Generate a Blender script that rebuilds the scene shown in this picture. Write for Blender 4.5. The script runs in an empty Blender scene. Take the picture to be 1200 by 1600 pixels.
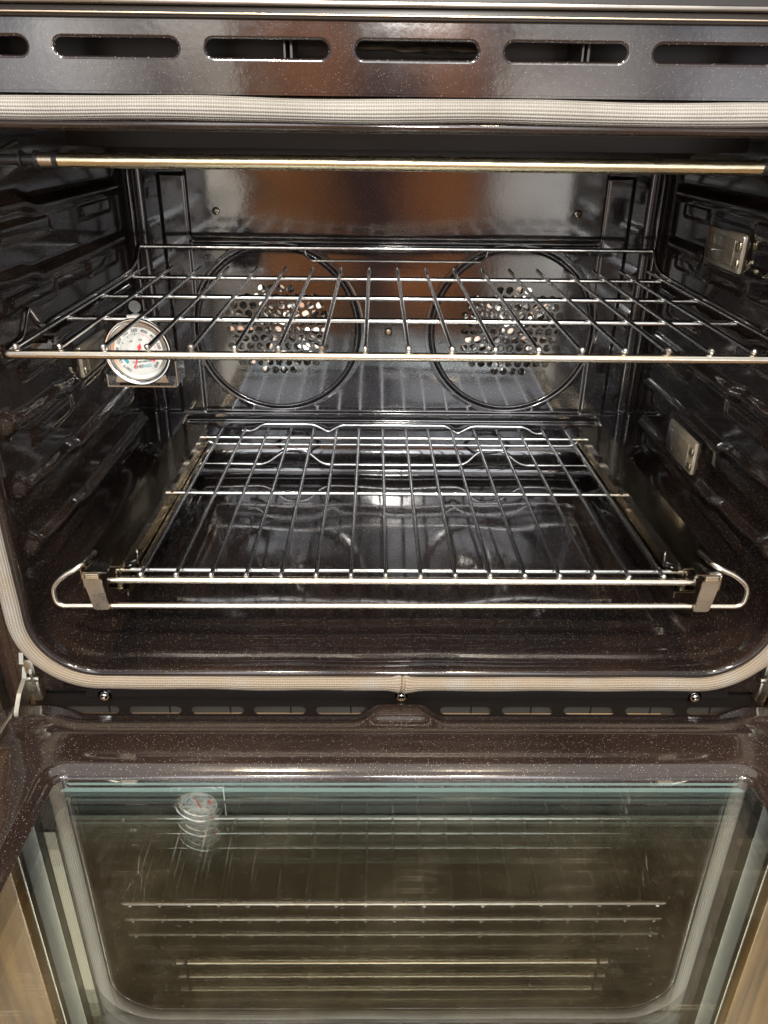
import bpy, bmesh, math, random
import numpy as np
from mathutils import Vector, Matrix
from mathutils.geometry import tessellate_polygon
random.seed(4)
sc = bpy.context.scene
C = sc.collection
R = math.radians

# ------------------------------------------------------------------ camera
cam = bpy.data.objects.new('camera', bpy.data.cameras.new('camera'))
C.objects.link(cam); sc.camera = cam
F = Vector((0.01269483, 0.89376313, -0.44835958))
RX = Vector((0.99990575, -0.00900284, 0.01036495))
UP = Vector((-0.0052273, 0.44844891, 0.89379318))
cam.matrix_world = Matrix(((RX.x, UP.x, -F.x, -0.02642), (RX.y, UP.y, -F.y, -0.57872), (RX.z, UP.z, -F.z, 0.00241), (0, 0, 0, 1)))
cam.data.sensor_fit = 'VERTICAL'; cam.data.sensor_height = 32.0
cam.data.lens = 32.0 * 1211.235 / 1600.0
cam.data.clip_start = 0.01; cam.data.clip_end = 100

# ------------------------------------------------------------------ node helpers
class NT:
    def __init__(s, tree): s.t = tree; s.n = tree.nodes; s.l = tree.links
    def new(s, typ, **kw):
        n = s.n.new(typ)
        for k, v in kw.items():
            if k.startswith('i_'):
                key = k[2:].replace('_', ' ')
                n.inputs[key].default_value = v
            else: setattr(n, k, v)
        return n
    def link(s, a, b): s.l.new(a, b)
    def math(s, op, a, b=None, c=None):
        n = s.n.new('ShaderNodeMath'); n.operation = op
        for i, q in enumerate((a, b, c)):
            if q is None: continue
            if isinstance(q, (int, float)): n.inputs[i].default_value = q
            else: s.l.new(q, n.inputs[i])
        return n.outputs[0]
    def ramp(s, fac, stops, interp='LINEAR'):
        n = s.n.new('ShaderNodeValToRGB'); n.color_ramp.interpolation = interp
        e = n.color_ramp.elements
        while len(e) > 1: e.remove(e[-1])
        for i, (p, col) in enumerate(stops):
            if i == 0: q = e[0]; q.position = p
            else: q = e.new(p)
            q.color = (col, col, col, 1) if isinstance(col, (int, float)) else (*col, 1)
        s.l.new(fac, n.inputs[0]); return n.outputs[0]
    def mix(s, fac, a, b, mode='MIX'):
        n = s.n.new('ShaderNodeMix'); n.data_type = 'RGBA'; n.blend_type = mode
        for sock, q in ((n.inputs[0], fac), (n.inputs[6], a), (n.inputs[7], b)):
            if isinstance(q, (int, float)): sock.default_value = q
            elif isinstance(q, tuple): sock.default_value = (*q, 1)
            else: s.l.new(q, sock)
        return n.outputs[2]

# ------------------------------------------------------------------ world: the kitchen behind the photographer, as a procedural panorama
w = bpy.data.worlds.new('World'); sc.world = w; w.use_nodes = True
N = NT(w.node_tree); N.n.clear()
tc = N.new('ShaderNodeTexCoord')
sep = N.new('ShaderNodeSeparateXYZ'); N.link(tc.outputs['Generated'], sep.inputs[0])
nz = N.new('ShaderNodeTexNoise', i_Scale=6.0, i_Detail=3.0); N.link(tc.outputs['Generated'], nz.inputs['Vector'])
wob = N.math('MULTIPLY', N.math('SUBTRACT', nz.outputs[0], 0.5), 0.07)
azi = N.math('ARCTAN2', sep.outputs[0], N.math('MULTIPLY', sep.outputs[1], -1.0))       # 0 straight behind the camera, + to the right
a01 = N.math('ADD', N.math('MULTIPLY', N.math('ADD', azi, wob), 0.5), 0.5)                 # -1..1 rad -> 0..1
nz2 = N.new('ShaderNodeTexNoise', i_Scale=9.0, i_Detail=2.0); N.link(tc.outputs['Generated'], nz2.inputs['Vector'])
a02 = N.math('ADD', a01, N.math('MULTIPLY', N.math('SUBTRACT', nz2.outputs[0], 0.5), 0.06))
wall = N.ramp(a02, [(0.0, (0.10, 0.09, 0.08)), (0.26, (0.14, 0.135, 0.14)), (0.31, (0.45, 0.46, 0.48)), (0.335, (1.3, 1.28, 1.25)), (0.352, (1.2, 1.1, 1.0)), (0.372, (0.22, 0.2, 0.2)), (0.395, (1.2, 1.08, 0.92)), (0.424, (1.1, 0.98, 0.83)),
                    (0.433, (0.16, 0.075, 0.035)), (0.462, (0.72, 0.27, 0.09)), (0.495, (0.09, 0.055, 0.05)), (0.515, (0.10, 0.055, 0.05)), (0.532, (0.80, 0.28, 0.09)), (0.572, (0.12, 0.06, 0.045)), (0.580, (0.95, 0.86, 0.76)), (0.630, (1.0, 0.95, 0.90)), (0.66, (0.28, 0.29, 0.32)), (0.72, (1.0, 1.0, 1.05)), (0.80, (0.22, 0.21, 0.2)), (1.0, (0.10, 0.08, 0.06))])
floorc = N.ramp(nz.outputs[0], [(0.3, (0.06, 0.036, 0.02)), (0.7, (0.24, 0.145, 0.07))])
ceil = N.ramp(a01, [(0.1, (0.16, 0.16, 0.17)), (0.35, (0.28, 0.28, 0.30)), (0.38, (2.4, 2.45, 2.6)), (0.445, (2.5, 2.55, 2.7)), (0.470, (0.5, 0.5, 0.54)), (0.505, (0.55, 0.55, 0.6)), (0.525, (2.7, 2.75, 2.9)), (0.61, (2.3, 2.3, 2.4)), (0.65, (0.35, 0.35, 0.36)), (0.9, (0.15, 0.15, 0.15))])
el = sep.outputs[2]
f1 = N.ramp(N.math('ADD', N.math('MULTIPLY', el, 0.5), 0.5), [(0.36, 0.0), (0.42, 1.0)])
c1 = N.mix(f1, floorc, N.mix(1.0, wall, N.ramp(nz2.outputs[0], [(0.30, 0.35), (0.62, 1.25)]), 'MULTIPLY'))
f2 = N.ramp(N.math('ADD', N.math('MULTIPLY', el, 0.5), 0.5), [(0.545, 0.0), (0.61, 1.0)])
c2 = N.mix(f2, c1, ceil)
f3 = N.ramp(N.math('ADD', N.math('MULTIPLY', el, 0.5), 0.5), [(0.80, 0.0), (0.95, 1.0)])
c3 = N.mix(f3, c2, (0.5, 0.48, 0.45))
bg = N.new('ShaderNodeBackground', i_Strength=2.05); N.link(c3, bg.inputs[0])
out = N.new('ShaderNodeOutputWorld'); N.link(bg.outputs[0], out.inputs[0])

# ------------------------------------------------------------------ lamps: kitchen ceiling lights and an added frontal lamp behind the camera
def area(name, loc, target, size, power, col, sy=None):
    L = bpy.data.lights.new(name, 'AREA'); L.energy = power; L.color = col; L.size = size
    if sy: L.shape = 'RECTANGLE'; L.size_y = sy
    o = bpy.data.objects.new(name, L); C.objects.link(o); o.location = loc
    o.rotation_euler = (Vector(target) - Vector(loc)).to_track_quat('-Z', 'Y').to_euler()
    return o
area('ceiling_light', (-0.35, -1.15, 1.35), (0, 0.1, -0.3), 0.09, 15, (1.0, 0.84, 0.62))
area('ceiling_light', (0.30, -1.25, 1.35), (0, 0.1, -0.3), 0.09, 15, (1.0, 0.84, 0.62))
area('camera_lamp', (0.03, -0.80, 0.22), (0, 0.2, -0.25), 0.08, 5.0, (1.0, 0.95, 0.88))

sc.view_settings.view_transform = 'Standard'; sc.view_settings.look = 'None'
sc.view_settings.exposure = 0.3; sc.view_settings.gamma = 1
sc.render.engine = 'CYCLES'
sc.cycles.max_bounces = 14; sc.cycles.glossy_bounces = 10; sc.cycles.transparent_max_bounces = 40
sc.cycles.transmission_bounces = 8; sc.cycles.diffuse_bounces = 3
sc.cycles.use_denoising = True; sc.cycles.sample_clamp_indirect = 2.5
sc.cycles.caustics_reflective = True; sc.cycles.blur_glossy = 0.0

# ------------------------------------------------------------------ materials
def mat(name):
    m = bpy.data.materials.new(name); m.use_nodes = True
    n = NT(m.node_tree); n.n.clear()
    b = n.new('ShaderNodeBsdfPrincipled'); o = n.new('ShaderNodeOutputMaterial')
    n.link(b.outputs[0], o.inputs[0]); n.b = b; n.o = o
    return m, n
def enamel(name, base, base2, speck=0.55, scale=380.0, thr=0.17, rough=0.07, ior=2.3, bump=0.05, keep=0.45, smear=0.0):
    m, n = mat(name)
    tc = n.new('ShaderNodeTexCoord'); ob = tc.outputs['Object']
    v = n.new('ShaderNodeTexVoronoi', i_Scale=scale); n.link(ob, v.inputs['Vector'])
    sepc = n.new('ShaderNodeSeparateColor'); n.link(v.outputs['Color'], sepc.inputs[0])
    near = n.math('LESS_THAN', v.outputs['Distance'], n.math('MULTIPLY', sepc.outputs[1], thr * 1.6))
    pick = n.math('LESS_THAN', sepc.outputs[0], keep)
    v2 = n.new('ShaderNodeTexVoronoi', i_Scale=scale * 2.3); n.link(ob, v2.inputs['Vector'])
    sp2 = n.new('ShaderNodeSeparateColor'); n.link(v2.outputs['Color'], sp2.inputs[0])
    fine = n.math('MULTIPLY', n.math('LESS_THAN', v2.outputs['Distance'], 0.25), n.math('LESS_THAN', sp2.outputs[0], 0.25))
    big = n.new('ShaderNodeTexNoise', i_Scale=9.0, i_Detail=4.0); n.link(ob, big.inputs['Vector'])
    bc = n.mix(n.ramp(big.outputs[0], [(0.35, 0.0), (0.65, 1.0)]), base, base2)
    fac = n.math('MAXIMUM', n.math('MULTIPLY', n.math('MULTIPLY', near, pick), speck), n.math('MULTIPLY', fine, speck * 0.35))
    col = n.mix(fac, bc, (0.75, 0.70, 0.66))
    n.link(col, n.b.inputs['Base Color'])
    n.b.inputs['IOR'].default_value = ior
    sm = n.new('ShaderNodeTexNoise', i_Scale=14.0, i_Detail=6.0, i_Roughness=0.65); n.link(ob, sm.inputs['Vector'])
    rr = n.ramp(sm.outputs[0], [(0.35, rough), (0.75, rough + 0.07 + smear)])
    n.link(rr, n.b.inputs['Roughness'])
    bn = n.new('ShaderNodeTexNoise', i_Scale=190.0, i_Detail=2.0); n.link(ob, bn.inputs['Vector'])
    bn2 = n.new('ShaderNodeTexNoise', i_Scale=22.0, i_Detail=1.0); n.link(ob, bn2.inputs['Vector'])
    bb = n.new('ShaderNodeBump', i_Strength=bump, i_Distance=0.002); n.link(n.math('ADD', n.math('MULTIPLY', bn.outputs[0], 0.35), n.math('MULTIPLY', bn2.outputs[0], 1.6)), bb.inputs['Height'])
    n.link(bb.outputs[0], n.b.inputs['Normal'])
    return m
def metal(name, col, rough=0.2, bump=0.0, metallic=1.0, var=0.1, scale=60.0, stretch=None, stain=None):
    m, n = mat(name)
    tc = n.new('ShaderNodeTexCoord'); ob = tc.outputs['Object']
    if stretch:
        mp = n.new('ShaderNodeMapping'); mp.inputs['Scale'].default_value = stretch; n.link(ob, mp.inputs[0]); ob = mp.outputs[0]
    nz = n.new('ShaderNodeTexNoise', i_Scale=scale, i_Detail=5.0); n.link(ob, nz.inputs['Vector'])
    dk = tuple(c * (1 - var * 2) for c in col) if not stain else stain
    n.link(n.mix(n.ramp(nz.outputs[0], [(0.35, 0.0), (0.7, 1.0)]), col, dk), n.b.inputs['Base Color'])
    n.b.inputs['Metallic'].default_value = metallic
    n.link(n.ramp(nz.outputs[0], [(0.3, rough * 0.7), (0.75, rough * 1.4)]), n.b.inputs['Roughness'])
    if bump:
        bb = n.new('ShaderNodeBump', i_Strength=bump, i_Distance=0.001); n.link(nz.outputs[0], bb.inputs['Height']); n.link(bb.outputs[0], n.b.inputs['Normal'])
    return m
def plain(name, col, rough=0.5, noise=0.12, scale=80.0, **kw):
    m, n = mat(name)
    tc = n.new('ShaderNodeTexCoord')
    nz = n.new('ShaderNodeTexNoise', i_Scale=scale, i_Detail=4.0); n.link(tc.outputs['Object'], nz.inputs['Vector'])
    n.link(n.mix(nz.outputs[0], tuple(c * (1 - noise) for c in col), tuple(min(1, c * (1 + noise)) for c in col)), n.b.inputs['Base Color'])
    n.b.inputs['Roughness'].default_value = rough
    for k, v in kw.items(): n.b.inputs[k].default_value = v
    return m

M = {}
M['enamel'] = enamel('black_enamel', (0.011, 0.0075, 0.0065), (0.028, 0.017, 0.013), speck=0.30, scale=680, thr=0.15, ior=1.55, keep=0.6, bump=0.035)
M['enamel_floor'] = enamel('floor_enamel', (0.008, 0.0065, 0.007), (0.020, 0.013, 0.011), speck=0.30, scale=680, thr=0.15, rough=0.05, bump=0.035, keep=0.6)
M['enamel_back'] = enamel('back_enamel', (0.008, 0.007, 0.008), (0.013, 0.010, 0.010), speck=0.22, scale=480, thr=0.13, rough=0.06, bump=0.035, ior=1.85)
M['enamel_door'] = enamel('brown_enamel', (0.020, 0.0125, 0.0105), (0.032, 0.020, 0.016), speck=0.34, scale=720, thr=0.17, rough=0.09, keep=0.6, bump=0.05, ior=1.8)
M['enamel_top'] = enamel('vent_panel_enamel', (0.012, 0.009, 0.010), (0.018, 0.012, 0.012), speck=0.30, scale=560, thr=0.16, rough=0.07, ior=1.95, bump=0.05, keep=0.5)
M['chrome'] = metal('chrome_wire', (0.88, 0.88, 0.86), 0.13, bump=0.05, scale=150)
M['chrome_front'] = metal('worn_chrome', (0.86, 0.81, 0.72), 0.22, bump=0.1, scale=90, stain=(0.70, 0.60, 0.46))
M['weld'] = metal('weld_bead', (0.95, 0.94, 0.92), 0.3, scale=200)
M['steel_dark'] = metal('blued_slide_steel', (0.50, 0.42, 0.30), 0.17, bump=0.03, scale=8, stretch=(8, 1, 8))
M['plate'] = metal('tan_steel_plate', (0.62, 0.54, 0.43), 0.32, bump=0.08, scale=60, stain=(0.50, 0.42, 0.32))
M['brass'] = metal('heat_tinted_steel_tube', (0.86, 0.77, 0.54), 0.24, bump=0.05, scale=30, stretch=(2, 30, 30))
M['zinc'] = metal('zinc_plated_steel', (0.52, 0.50, 0.42), 0.34, bump=0.2, scale=60)
M['stainless'] = metal('brushed_stainless', (0.15, 0.155, 0.145), 0.5, bump=0.05, scale=40, stretch=(40, 1, 1))
M['polished'] = metal('polished_steel', (0.85, 0.83, 0.80), 0.10, scale=40)
M['alu'] = plain('aluminised_steel', (0.80, 0.77, 0.70), 0.4, Metallic=0.3)
M['blade'] = metal('bright_fan_metal', (0.92, 0.89, 0.82), 0.22, bump=0.1, scale=50)
M['black'] = plain('matt_black', (0.010, 0.009, 0.009), 0.45)
M['dark_trim'] = plain('dark_trim', (0.035, 0.03, 0.027), 0.35)
M['edge_glint'] = metal('painted_edge_highlight', (0.50, 0.48, 0.45), 0.35, scale=20)
M['insul'] = plain('pale_insulation_foil', (0.10, 0.104, 0.10), 0.5, noise=0.3, scale=30)
M['spacer'] = plain('pale_spacer_bar', (0.26, 0.36, 0.35), 0.45)
M['dial'] = plain('white_dial_card', (0.58, 0.61, 0.60), 0.5, noise=0.05)
M['print_black'] = plain('black_print', (0.03, 0.03, 0.035), 0.6)
M['print_red'] = plain('red_print', (0.75, 0.05, 0.05), 0.5)
M['print_teal'] = plain('teal_print', (0.03, 0.28, 0.36), 0.5)
M['print_brown'] = metal('tan_tinted_steel', (0.75, 0.66, 0.52), 0.18, scale=60, stain=(0.80, 0.78, 0.76))
M['print_brown2'] = plain('scorched_thread', (0.16, 0.11, 0.07), 0.8)
# woven gasket: UV in metres along and around the tube
m, n = mat('woven_glass_fibre'); M['gasket'] = m
uv = n.new('ShaderNodeUVMap'); sp = n.new('ShaderNodeSeparateXYZ'); n.link(uv.outputs[0], sp.inputs[0])
kn = n.math('SINE', n.math('MULTIPLY', sp.outputs[0], 6.2832 / 0.0016))
co = n.math('SINE', n.math('MULTIPLY', sp.outputs[1], 6.2832 / 0.0022))
hh = n.math('ADD', n.math('MULTIPLY', co, 0.6), n.math('MULTIPLY', kn, 0.4))
nzg = n.new('ShaderNodeTexNoise', i_Scale=30.0, i_Detail=5.0); tcg = n.new('ShaderNodeTexCoord'); n.link(tcg.outputs['Object'], nzg.inputs['Vector'])
gbase = n.mix(n.ramp(nzg.outputs[0], [(0.35, 0.0), (0.7, 1.0)]), (0.38, 0.378, 0.36), (0.30, 0.292, 0.27))
spz = n.new('ShaderNodeSeparateXYZ'); n.link(tcg.outputs['Object'], spz.inputs[0])
gbase = n.mix(n.ramp(n.math('ADD', n.math('MULTIPLY', nzg.outputs[0], 0.4), n.math('MULTIPLY', spz.outputs[2], -1.0)), [(0.45, 0.0), (0.66, 0.85)]), gbase, (0.36, 0.285, 0.20))
n.link(n.mix(n.ramp(n.math('ADD', n.math('MULTIPLY', hh, 0.5), 0.5), [(0.1, 0.0), (0.7, 1.0)]), n.mix(0.6, gbase, (0.12, 0.10, 0.08)), gbase), n.b.inputs['Base Color'])
n.b.inputs['Roughness'].default_value = 0.75
bb = n.new('ShaderNodeBump', i_Strength=0.7, i_Distance=0.0006); n.link(hh, bb.inputs['Height']); n.link(bb.outputs[0], n.b.inputs['Normal'])
# clear pane: fresnel mirror over clear transmission, faint tint and wiped grime
def pane_mat(name, tint, ior, grime):
    m, n = mat(name); n.n.remove(n.b)
    tr = n.new('ShaderNodeBsdfTransparent'); tr.inputs[0].default_value = (*tint, 1)
    gl = n.new('ShaderNodeBsdfGlossy', i_Roughness=0.0); gl.inputs[0].default_value = (0.95, 1.0, 0.97, 1)
    geo = n.new('ShaderNodeNewGeometry'); fr = n.new('ShaderNodeFresnel'); n.link(n.math('SUBTRACT', ior, n.math('MULTIPLY', geo.outputs['Backfacing'], ior - 1.0 / 1.22)), fr.inputs['IOR'])   # hard-coated upper face, bloomed lower face
    mx = n.new('ShaderNodeMixShader'); n.link(fr.outputs[0], mx.inputs[0]); n.link(tr.outputs[0], mx.inputs[1]); n.link(gl.outputs[0], mx.inputs[2])
    last = mx.outputs[0]
    if grime:
        tc = n.new('ShaderNodeTexCoord'); mp = n.new('ShaderNodeMapping'); mp.inputs['Rotation'].default_value = (0, 0, R(-12)); mp.inputs['Scale'].default_value = (9, 420, 1)
        n.link(tc.outputs['Object'], mp.inputs[0])
        nz = n.new('ShaderNodeTexNoise', i_Scale=1.0, i_Detail=3.0); n.link(mp.outputs[0], nz.inputs['Vector'])
        n2 = n.new('ShaderNodeTexNoise', i_Scale=12.0, i_Detail=6.0, i_Roughness=0.7); n.link(tc.outputs['Object'], n2.inputs['Vector'])
        g = n.math('MULTIPLY', n.ramp(nz.outputs[0], [(0.64, 0.0), (0.70, 1.0)]), n.ramp(n2.outputs[0], [(0.5, 0.0), (0.62, 1.0)]))
        g = n.math('ADD', n.math('MULTIPLY', g, 1.3), n.ramp(n2.outputs[0], [(0.45, 0.0), (0.8, 0.35)]))
        vs = n.new('ShaderNodeTexVoronoi', i_Scale=220.0); n.link(tc.outputs['Object'], vs.inputs['Vector'])
        g = n.math('ADD', n.math('MULTIPLY', g, grime), n.math('MULTIPLY', n.math('LESS_THAN', vs.outputs['Distance'], 0.07), 0.35))
        df = n.new('ShaderNodeBsdfDiffuse'); df.inputs[0].default_value = (0.55, 0.48, 0.34, 1)
        m2 = n.new('ShaderNodeMixShader'); n.link(g, m2.inputs[0]); n.link(last, m2.inputs[1]); n.link(df.outputs[0], m2.inputs[2]); last = m2.outputs[0]
    n.link(last, n.o.inputs[0]); return m
M['pane'] = pane_mat('clear_door_glass', (0.995, 1.0, 0.99), 2.9, 0.09)
M['pane2'] = pane_mat('inner_door_glass', (0.99, 1.0, 0.985), 2.7, 0.0)
M['outer'] = plain('dark_outer_glass', (0.074, 0.053, 0.035), 0.03, noise=0.5, scale=45, IOR=1.6)
M['lens'] = plain('frosted_lamp_glass', (0.30, 0.26, 0.20), 0.12, noise=0.3, scale=40, IOR=1.8)
M['lens_in'] = plain('inner_lamp_glass', (0.20, 0.17, 0.125), 0.06, noise=0.35, scale=70, IOR=2.0)
M['dial_glass'] = pane_mat('dial_glass', (0.98, 0.98, 0.98), 1.35, 0)
# wood
m, n = mat('honey_wood'); M['wood'] = m
tcw = n.new('ShaderNodeTexCoord'); mp = n.new('ShaderNodeMapping'); mp.inputs['Scale'].default_value = (30, 30, 2.2); n.link(tcw.outputs['Object'], mp.inputs[0])
nw = n.new('ShaderNodeTexNoise', i_Scale=1.6, i_Detail=6.0, i_Distortion=1.2); n.link(mp.outputs[0], nw.inputs['Vector'])
n.link(n.ramp(nw.outputs[0], [(0.3, (0.06, 0.027, 0.007)), (0.5, (0.16, 0.082, 0.022)), (0.7, (0.25, 0.145, 0.043))]), n.b.inputs['Base Color']); n.b.inputs['Roughness'].default_value = 0.35
# rating label
m, n = mat('printed_rating_label'); M['label'] = m
tcl = n.new('ShaderNodeTexCoord'); sl = n.new('ShaderNodeSeparateXYZ'); n.link(tcl.outputs['Object'], sl.inputs[0])
rows = n.math('GREATER_THAN', n.math('SINE', n.math('MULTIPLY', sl.outputs[0], 6.2832 / 0.0022)), 0.1)
wd = n.new('ShaderNodeTexNoise', i_Scale=900.0, i_Detail=0.0); mpl = n.new('ShaderNodeMapping'); mpl.inputs['Scale'].default_value = (0.5, 0, 1); n.link(tcl.outputs['Object'], mpl.inputs[0]); n.link(mpl.outputs[0], wd.inputs['Vector'])
n.link(n.mix(n.math('MULTIPLY', n.math('MULTIPLY', rows, n.math('GREATER_THAN', wd.outputs[0], 0.48)), 0.7), (0.42, 0.40, 0.32), (0.07, 0.07, 0.06)), n.b.inputs['Base Color'])

# ------------------------------------------------------------------ mesh helpers
def link(name, verts, faces, m, parent=None, smooth=True, uvs=None):
    me = bpy.data.meshes.new(name)
    if isinstance(verts, np.ndarray): verts = verts.tolist()
    me.from_pydata(verts, [], faces)
    if uvs is not None:
        ul = me.uv_layers.new(name='UVMap'); ul.data.foreach_set('uv', np.array(uvs, 'f').ravel())
    me.materials.append(m)
    if smooth: me.polygons.foreach_set('use_smooth', [True] * len(me.polygons))
    me.update()
    o = bpy.data.objects.new(name, me); C.objects.link(o)
    if parent: o.parent = parent; o.matrix_parent_inverse = parent.matrix_world.inverted()
    return o
def thing(name, loc, label, cat, group=None):
    o = bpy.data.objects.new(name, None); C.objects.link(o); o.location = loc; o.empty_display_size = 0.02
    o['label'] = label; o['category'] = cat
    if group: o['group'] = group
    bpy.context.view_layer.update(); return o
class MB:
    def __init__(s): s.v = []; s.f = []
    def add(s, v, f):
        k = len(s.v); s.v += [tuple(q) for q in v]; s.f += [tuple(i + k for i in q) for q in f]
    def box(s, x0, x1, y0, y1, z0, z1, b=0.0):
        if b <= 0:
            v = [(x, y, z) for x in (x0, x1) for y in (y0, y1) for z in (z0, z1)]
            s.add(v, [(0, 1, 3, 2), (4, 6, 7, 5), (0, 4, 5, 1), (2, 3, 7, 6), (0, 2, 6, 4), (1, 5, 7, 3)]); return s
        bm = bmesh.new(); bmesh.ops.create_cube(bm, size=1)
        for q in bm.verts: q.co = ((x0 + x1) / 2 + q.co.x * (x1 - x0), (y0 + y1) / 2 + q.co.y * (y1 - y0), (z0 + z1) / 2 + q.co.z * (z1 - z0))
        bmesh.ops.bevel(bm, geom=list(bm.edges), offset=b, segments=2, affect='EDGES', profile=0.5)
        bm.verts.index_update(); s.add([q.co[:] for q in bm.verts], [[q.index for q in f.verts] for f in bm.faces]); bm.free(); return s
    def tube(s, pts, r, seg=10, closed=False, radii=None, flat=None):
        P = [Vector(p) for p in pts]; n = len(P); rings = []
        T = []
        for i in range(n):
            a = P[(i - 1) % n] if (closed or i > 0) else P[i]; b = P[(i + 1) % n] if (closed or i < n - 1) else P[i]
            T.append((b - a).normalized())
        ref = Vector((0, 0, 1)) if abs(T[0].z) < 0.9 else Vector((0, 1, 0))
        U = (ref - T[0] * ref.dot(T[0])).normalized()
        for i in range(n):
            U = (U - T[i] * U.dot(T[i])).normalized(); W = T[i].cross(U)
            rr = radii[i] if radii else r
            rings.append([P[i] + (U * math.cos(2 * math.pi * k / seg) + W * math.sin(2 * math.pi * k / seg)) * rr for k in range(seg)])
        v = [q for rg in rings for q in rg]; f = []
        for i in range(n if closed else n - 1):
            j = (i + 1) % n
            for k in range(seg): f.append((i * seg + k, i * seg + (k + 1) % seg, j * seg + (k + 1) % seg, j * seg + k))
        if not closed:
            f.append(tuple(range(seg - 1, -1, -1))); f.append(tuple((n - 1) * seg + k for k in range(seg)))
        s.add(v, f); return s
    def lathe(s, prof, seg=32, M4=None):
        v = []; f = []
        for (r, h) in prof:
            for k in range(seg):
                a = 2 * math.pi * k / seg; q = Vector((r * math.cos(a), r * math.sin(a), h)); v.append(M4 @ q if M4 else q)
        for i in range(len(prof) - 1):
            for k in range(seg): f.append((i * seg + k, i * seg + (k + 1) % seg, (i + 1) * seg + (k + 1) % seg, (i + 1) * seg + k))
        s.add(v, f); return s
    def prism(s, poly, axis, a, b):
        n = len(poly)
        def mk(p, h): return {'x': (h, p[0], p[1]), 'y': (p[0], h, p[1]), 'z': (p[0], p[1], h)}[axis]
        v = [mk(p, a) for p in poly] + [mk(p, b) for p in poly]
        tri = tessellate_polygon([[Vector((p[0], p[1], 0)) for p in poly]])
        f = [tuple(t) for t in tri] + [tuple(i + n for i in reversed(t)) for t in tri] + [(i, (i + 1) % n, n + (i + 1) % n, n + i) for i in range(n)]
        s.add(v, f); return s
    def build(s, name, m, parent=None, smooth=False, auto=True):
        o = link(name, s.v, s.f, m, parent, smooth=False)
        if smooth:
            bm = bmesh.new(); bm.from_mesh(o.data); bmesh.ops.recalc_face_normals(bm, faces=bm.faces)
            for f in bm.faces: f.smooth = True
            for e in bm.edges:
                if len(e.link_faces) == 2 and e.calc_face_angle(0) > R(42): e.smooth = False
            bm.to_mesh(o.data); bm.free()
        else:
            bm = bmesh.new(); bm.from_mesh(o.data); bmesh.ops.recalc_face_normals(bm, faces=bm.faces); bm.to_mesh(o.data); bm.free()
        return o
def fillet(pts, r, seg=5):
    P = [Vector(p) for p in pts]; o = [P[0]]
    rs = r if isinstance(r, (list, tuple)) else [r] * len(P)
    for i in range(1, len(P) - 1):
        a = (P[i - 1] - P[i]); b = (P[i + 1] - P[i]); d = min(rs[i], a.length * 0.48, b.length * 0.48)
        p0 = P[i] + a.normalized() * d; p1 = P[i] + b.normalized() * d
        for k in range(seg + 1):
            t = k / seg; o.append(p0 * (1 - t) ** 2 + P[i] * 2 * t * (1 - t) + p1 * t * t)
    o.append(P[-1]); return o
def sstep(a, b, x):
    t = np.clip((x - a) / (b - a), 0, 1); return t * t * (3 - 2 * t)

# ------------------------------------------------------------------ the oven
oven = thing('oven', (0, 0.2, -0.52), 'black speckled enamel oven with its door hanging open and two racks inside', 'oven')

# rounded opening outline, constant vertex count
HW, ZT, ZB, RC = 0.332, -0.003, -0.451, 0.056
NB, NS, NTOP, NC = 210, 176, 90, 14
def outline(o, hw=HW, zt=ZT, zb=ZB, r=RC):
    hw += o; zt += o; zb -= o; r = max(0.002, r + o)
    pts = []
    def seg(a, b, n): pts.extend([(a[0] + (b[0] - a[0]) * i / n, a[1] + (b[1] - a[1]) * i / n) for i in range(n)])
    def arc(cx, cz, a0):
        pts.extend([(cx + r * math.cos(R(a0 + 90 * i / NC)), cz + r * math.sin(R(a0 + 90 * i / NC))) for i in range(NC)])
    seg((-hw + r, zb), (hw - r, zb), NB); arc(hw - r, zb + r, -90)
    seg((hw, zb + r), (hw, zt - r), NS); arc(hw - r, zt - r, 0)
    seg((hw - r, zt), (-hw + r, zt), NTOP); arc(-hw + r, zt - r, 90)
    seg((-hw, zt - r), (-hw, zb + r), NS); arc(-hw + r, zb + r, 180)
    return pts
NP = len(outline(0))
def capsule(y, z, y0, z0, y1, z1):
    dy, dz = y1 - y0, z1 - z0; t = np.clip(((y - y0) * dy + (z - z0) * dz) / (dy * dy + dz * dz), 0, 1)
    return np.hypot(y - y0 - t * dy, z - z0 - t * dz)
RIBS = [-0.055, -0.112, -0.168, -0.226, -0.284, -0.341]
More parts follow.
